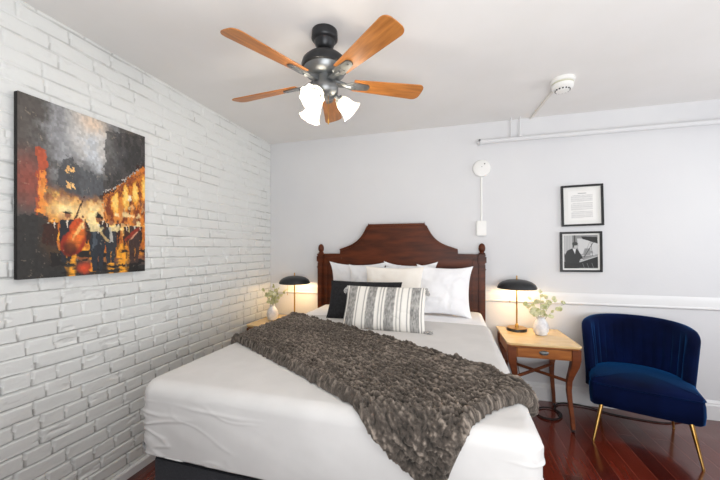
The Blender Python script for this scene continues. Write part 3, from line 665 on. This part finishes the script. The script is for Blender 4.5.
# ------------------------------------------------------------------ pictures
class Pic:
    def __init__(s, w, h, bg): s.w, s.h = w, h; s.a = np.ones((h, w, 3))*np.array(lin(bg)); s.y, s.x = np.mgrid[0:h, 0:w]; s.u = (s.x+.5)/w; s.v = (s.y+.5)/h
    def mix(s, m, c): m = np.clip(m, 0, 1)[..., None]; s.a = s.a*(1-m)+np.array(lin(c))*m
    def ell(s, cx, cy, rx, ry, c, rot=0, soft=.15, k=1):
        asp = s.h/s.w; dx = (s.u-cx); dy = (s.v-cy)*asp; a = math.cos(rot)*dx+math.sin(rot)*dy; b = -math.sin(rot)*dx+math.cos(rot)*dy
        d = np.hypot(a/rx, b/(ry*asp)); s.mix(k*sstep(1+soft, 1-soft, d), c)
    def poly(s, pts, c, k=1):
        ins = np.zeros(s.u.shape, bool); n = len(pts)
        for i in range(n):
            x1, y1 = pts[i]; x2, y2 = pts[(i+1) % n]
            if y1 == y2: continue
            cnd = ((y1 > s.v) != (y2 > s.v)) & (s.u < (x2-x1)*(s.v-y1)/(y2-y1)+x1); ins ^= cnd
        s.mix(ins*k, c)
    def line(s, x1, y1, x2, y2, w, c, k=1):
        asp = s.h/s.w; px_, py_ = s.u-x1, (s.v-y1)*asp; dx, dy = x2-x1, (y2-y1)*asp; t = np.clip((px_*dx+py_*dy)/(dx*dx+dy*dy), 0, 1)
        s.mix(k*sstep(w*1.15, w*.7, np.hypot(px_-t*dx, py_-t*dy)), c)
    def plane(s, name, parent, mat, W, H_, loc, rot, label=None, flip=False):
        xs_ = np.linspace(-W/2, W/2, s.w); zs_ = np.linspace(H_/2, -H_/2, s.h); X_, Z2 = np.meshgrid(xs_, zs_)
        V = np.stack([X_, np.zeros_like(X_), Z2], -1).reshape(-1, 3)
        col = np.concatenate([s.a.reshape(-1, 3), np.ones((s.w*s.h, 1))], 1)
        F = grid_faces(s.h, s.w)
        o = mk(name, V, F, mat, parent, smooth=False, label=label, col=col); o.location = loc; o.rotation_euler = rot; return o
# street band painting
p = Pic(230, 310, '3A3836'); u, v = p.u, p.v
n1 = fbm(u*5, v*7, 1, 5); n2 = fbm(u*14, v*20, 2, 4); n3 = fbm(u*40, v*16, 3, 3)
p.mix(.5*n1, '5B5652'); p.mix(sstep(.55, 0, v)*.35*n2, '6C6560')
sm_ = sstep(.36, .05, np.hypot((u-.44-.10*(n1-.5))/1.15, (v-.17)*.9)+.35*(n2-.5)); p.mix(sm_*.95, '9B9C9F')
sm_ = sstep(.24, .02, np.hypot(u-.50, (v-.12)*.9)+.3*(n1-.5)); p.mix(sm_, 'C9C6C2'); p.ell(.50, .04, .10, .05, 'E2C5A8', soft=.9, k=.7)
p.poly([(.24, .62), (.24, .36), (.30, .30), (.34, .285), (.42, .33), (.50, .36), (.60, .38), (.62, .62)], '44464A', .85)
p.poly([(.40, .36), (.47, .22), (.55, .26), (.60, .40), (.6, .6), (.42, .6)], '5A5D62', .5)
sm_ = sstep(.13, .02, np.hypot(u-.50, (v-.24)*.8)+.2*(n2-.5)); p.mix(sm_, 'C3C7CC')
for (a, b) in [(.315, .365), (.355, .365), (.315, .455), (.355, .455)]: p.poly([(a-.012, b-.018), (a+.014, b-.018), (a+.014, b+.018), (a-.012, b+.018)], 'F6C27A')
p.poly([(.62, .05), (1, .0), (1, .52), (.66, .46), (.60, .30)], '2C2B2C', .75); p.mix((u > .6)*(v < .45)*(n3 > .6)*.5, '55514F')
p.mix(sstep(.22, .04, u+.12*(n1-.5))*.75, '56504C')
p.mix((u > .108)*(u < .17)*(v > .28)*(v < .66)*(.75+.25*n2), 'B9512F'); p.mix((u > .12)*(u < .165)*(v > .40)*(v < .66)*sstep(.4, .6, n1), 'F79A3E'); p.ell(.06, .46, .09, .12, 'A5412A', soft=.9, k=.55)
glow = sstep(.47, .60, v+.10*(n1-.5))*sstep(.96, .82, v)*sstep(.10, .24, u)
p.mix(glow*.9, 'C66A1C'); p.mix(glow*sstep(.42, .62, n2), 'F4A531'); p.mix(glow*sstep(.56, .70, n1*.6+n2*.4), 'FCDB7C')
for cx, cy, rx, ry in [(.30, .60, .10, .05), (.45, .62, .10, .06), (.76, .60, .10, .08), (.62, .60, .06, .06)]: p.ell(cx, cy, rx, ry, 'FBE0A0', soft=.9, k=.7)
p.poly([(.58, .50), (.98, .22), (1, .24), (1, .66), (.60, .66)], 'D87A1E', .85)
p.mix((u > .6)*(v > .30)*(v < .66)*sstep(.45, .6, n3)*(v > .52-.72*(u-.58)), '7A3512')
for k in range(4):
    cx = .70+k*.095; cy = .52-.045*k; p.ell(cx, cy, .030, .085, 'F8AE35', soft=.2); p.ell(cx, cy-.0, .020, .06, 'FBD070', soft=.5)
p.line(.57, .50, 1.0, .20, .014, '3A2118'); p.line(.57, .525, 1.0, .255, .008, '8D4A22'); p.line(.60, .47, .93, .255, .005, 'B9B4AE')
p.poly([(0, .66), (.16, .64), (.22, .74), (.26, .86), (.5, .93), (1, .95), (1, 1), (0, 1)], '2A2928', .93)
p.mix((v > .84)*sstep(.52, .62, fbm(u*9, v*40, 8, 3))*(u > .2), '1B1917'); rf = (v > .80)*(u > .24)
for cx, w_ in [(.34, .04), (.50, .03), (.76, .07), (.66, .03)]: p.mix(sstep(w_, w_*.3, np.abs(u-cx)+.05*(n3-.5))*rf*sstep(.35, .55, fbm(u*10, v*60, 9, 3)), 'F0A32C')
p.ell(.44, .95, .05, .03, 'E0512A', soft=.6, k=.8)
def man(cx, top, h, c, hat=True, face='9A6240'):
    w_ = h*.16
    p.poly([(cx-w_, top+h*.20), (cx+w_*.9, top+h*.19), (cx+w_*1.05, top+h*.55), (cx+w_*.6, top+h), (cx+w_*.12, top+h), (cx, top+h*.66), (cx-w_*.15, top+h), (cx-w_*.75, top+h), (cx-w_*1.1, top+h*.55)], c)
    p.ell(cx, top+h*.10, w_*.38, h*.06, face); p.poly([(cx-.006, top+h*.19), (cx+.012, top+h*.19), (cx+.003, top+h*.38)], 'DDD2C0')
    if hat: p.ell(cx, top+h*.065, w_*.75, h*.022, '1A1613'); p.ell(cx, top+h*.035, w_*.42, h*.045, '1A1613')
for cx in (.18, .22, .40, .43, .47, .58, .62, .72, .80, .94): man(cx, .64+.02*math.sin(cx*40), .16, '3A1D12', False, '6B3A22')
man(.66, .63, .30, '2B2F36', False); p.poly([(.64, .69), (.67, .69), (.675, .79), (.645, .79)], 'C9C5BC', .7)
man(.31, .60, .31, '22252C'); p.line(.43, .52, .33, .72, .008, '3B1A10')
p.ell(.355, .795, .085, .085, '9C2D12', soft=.08, rot=.5); p.ell(.385, .70, .055, .055, 'C24A18', soft=.1, rot=.5); p.ell(.375, .77, .05, .075, 'E8762A', soft=.4, rot=.5, k=.9); p.ell(.40, .71, .012, .07, 'FBC070', soft=.5, rot=.5); p.ell(.33, .83, .05, .045, '2D120A', soft=.4, k=.8)
man(.545, .605, .37, '262B33'); p.line(.57, .72, .63, .78, .010, 'B59A6A'); p.poly([(.50, .70), (.53, .68), (.54, .80), (.50, .84)], '5C6670', .6)
man(.885, .60, .34, '3E2C28', False); p.line(.80, .77, .93, .68, .018, '8A2D1C'); p.line(.84, .77, .92, .71, .006, 'D9A080')
p.line(.835, .48, .835, .60, .003, '2A1A12'); p.ell(.835, .475, .018, .02, 'FDF2CF', soft=.5)
p.mix((v > .76)*(v < .9)*(u > .70)*sstep(.45, .6, n3)*.7, '3E1C12')
p.mix(sstep(.80, .86, fbm(u*60, v*45, 17, 2))*.25, 'C9B8A0')
p.mix(glow*sstep(.60, .72, n2)*(v < .72)*.8, 'FBE3A6')
sy_, sx_ = np.mgrid[0:p.h, 0:p.w]; cs = 4                # broken brush strokes
cx_ = np.floor(sx_/cs+.5*fbm(sx_/9., sy_/9., 2)); cy_ = np.floor(sy_/(cs+2)+.8*fbm(sx_/7., sy_/7., 5))
ox = (hashn(cx_, cy_, 1)-.5)*5+(fbm(sx_/14., sy_/14., 6)-.5)*8; oy = (hashn(cx_, cy_, 2)-.5)*6+(fbm(sx_/14., sy_/14., 8)-.5)*8
det = (p.v > .55)*(p.u > .2); kk_ = np.where(det, .42, 1.0)
p.a = p.a[np.clip(sy_+oy*kk_, 0, p.h-1).astype(int), np.clip(sx_+ox*kk_, 0, p.w-1).astype(int)]
p.a = p.a*(.82+.36*hashn(cx_, cy_, 3))[..., None]
art = thing('canvas_painting', 'large canvas of a jazz band in an orange lit street, hung on brick', 'painting', (XL+.006, 1.352, 1.688))
MB().box((0.004, -.33, -.45), (.030, .33, .45), .002).build('canvas_edge', noisy('dark_canvas', '1B1A1A', '262423', 30, rough=.8), art, smooth=False)
p.plane('canvas_print', art, M_paint, .66, .90, (.0312, 0, 0), (0, 0, PI/2))
def picture(name, label, loc, tilt, W, H_, pic, matc, cat, pw, ph, pname):
    t = thing(name, label, cat, loc); t.rotation_euler = (0, tilt, 0)
    fr = MB(); b = .017
    fr.box((-W/2, -.024, H_/2-b), (W/2, 0, H_/2), .002).box((-W/2, -.024, -H_/2), (W/2, 0, -H_/2+b), .002).box((-W/2, -.024, -H_/2+b), (-W/2+b, 0, H_/2-b), .002).box((W/2-b, -.024, -H_/2+b), (W/2, 0, H_/2-b), .002)
    fr.build('frame', M_blackframe, t, smooth=False)
    MB().box((-W/2+b-.001, -.008, -H_/2+b-.001), (W/2-b+.001, -.003, H_/2-b+.001)).build('mat_board', matc, t, smooth=False)
    pic.plane(pname, t, M_print, pw, ph, (0, -.0092, 0), (0, 0, 0)); return t
d = Pic(110, 130, 'ECEBE8'); u, v = d.u, d.v
d.poly([(.36, .075), (.66, .075), (.66, .10), (.36, .10)], '9A9A9C'); rr_ = random.Random(3)
for k in range(30):
    y_ = .15+k*.026
    if k in (9, 20): continue
    x_ = .12 if k not in (0, 10, 21) else .17; xe = .88 if k not in (8, 19, 29) else rr_.uniform(.4, .7)
    while x_ < xe:
        wl = rr_.uniform(.02, .075); d.poly([(x_, y_), (min(x_+wl, xe), y_), (min(x_+wl, xe), y_+.011), (x_, y_+.011)], '8E8E92', .75); x_ += wl+.012
M_mat = noisy('white_mat', 'E6E5E1', 'EAE9E6', 8, rough=.7)
picture('framed_document', 'black framed white document with lines of text, above the piano photo', (1.110, YB-.001, 1.772), -.022, .325, .365, d, M_mat, 'framed document', .215, .262, 'document')
g = Pic(150, 160, '8E8E8E'); u, v = g.u, g.v; n1 = fbm(u*6, v*6, 7, 3)
g.mix(.5*n1, '6A6A6A'); g.poly([(.0, 0), (.26, 0), (.26, .55), (0, .55)], 'B7B7B7'); 
for k in range(6): g.line(.03+k*.045, 0, .03+k*.045, .5, .006, '8F8F8F')
g.poly([(.30, 0), (.35, 0), (.35, .2), (.30, .2)], '3C3C3C'); g.poly([(.40, .1), (1, .12), (1, .6), (.5, .62), (.42, .4)], 'D0D0D0', .85)
g.mix((u > .5)*(v > .4)*(v < .6)*sstep(.5, .6, n1), '8A8A8A')
g.poly([(.52, .04), (.98, .06), (1, .26), (.86, .22), (.70, .16), (.56, .12)], '1E1E1E'); g.line(.88, .2, .60, .66, .010, '222222'); g.line(.80, .2, .84, .62, .007, '2A2A2A'); g.line(.76, .22, .60, .62, .004, '444444')
g.poly([(.05, .98), (.02, .62), (.10, .46), (.24, .40), (.40, .42), (.52, .60), (.56, .70), (.50, .80), (.44, .98)], '1D1D1D'); g.poly([(.26, .40), (.36, .41), (.33, .56)], 'D8D8D8')
g.ell(.36, .305, .075, .095, 'B5B5B5', soft=.12); g.ell(.335, .255, .085, .055, '2E2E2E', soft=.15); g.ell(.29, .31, .022, .06, '333333', soft=.2); g.line(.38, .30, .42, .30, .006, '333333'); g.line(.39, .355, .42, .352, .004, '555555')
g.poly([(.42, .98), (.46, .78), (1, .62), (1, .98)], '1A1A1A'); g.poly([(.46, .76), (1, .58), (1, .64), (.47, .82)], '9A9A9A', .8); g.line(.46, .80, 1, .63, .006, 'E0E0E0'); g.ell(.52, .735, .04, .025, 'BBBBBB', rot=-.4)
g.poly([(0, .80), (.44, .86), (.44, 1), (0, 1)], '151515')
for x_ in (.55, .68, .82): g.line(x_, .84, x_+.05, .98, .006, '777777')
picture('framed_photo', 'black framed black and white photo of a man playing piano, below the document', (1.101, YB-.001, 1.360), -.012, .325, .358, g, M_mat, 'framed photo', .262, .295, 'photo')

# ------------------------------------------------------------------ cords on the floor
cd = MB(); pts = []
for k in range(46):
    a = k/45*2*PI*1.7; r = .105+.012*math.sin(a*1.7); pts.append((.775+r*math.cos(a+2.2)*.9, 3.03+r*1.0*math.sin(a+2.2), .006+.006*(k/45)))
pts += [(.86, 3.16, .008), (.93, 3.255, .01), (1.05, 3.262, .012), (1.15, 3.24, .008), (1.27, 3.17, .006), (1.45, 3.13, .006), (1.62, 3.12, .006), (1.76, 3.18, .006), (1.88, 3.27, .006)]
def smoothp(P_, n=4):
    P_ = [Vector(q) for q in P_]; out = []
    for i in range(len(P_)-1):
        a, b, c, d2 = P_[max(i-1, 0)], P_[i], P_[i+1], P_[min(i+2, len(P_)-1)]
        for k in range(n):
            t = k/n; out.append(.5*((2*b)+(c-a)*t+(2*a-5*b+4*c-d2)*t*t+(3*b-a-3*c+d2)*t**3))
    return out+[P_[-1]]
cd.tube(smoothp(pts), .0052, 8)
tag(cd.build('power_cord', M_cord), 'black power cord coiled on the floor under the nightstand and behind the chair', 'cord')
lc = MB().tube(smoothp([(.555, 3.235, .668), (.555, 3.283, .66), (.556, 3.287, .60), (.58, 3.28, .35), (.62, 3.27, .15), (.66, 3.24, .03), (.68, 3.2, .008), (.72, 3.15, .008)]), .003, 6)
tag(lc.build('lamp_cord', noisy('brown_cord', '4A3624', '5C4630', 20, rough=.6)), 'thin brown lamp cord hanging behind the right nightstand', 'cord')
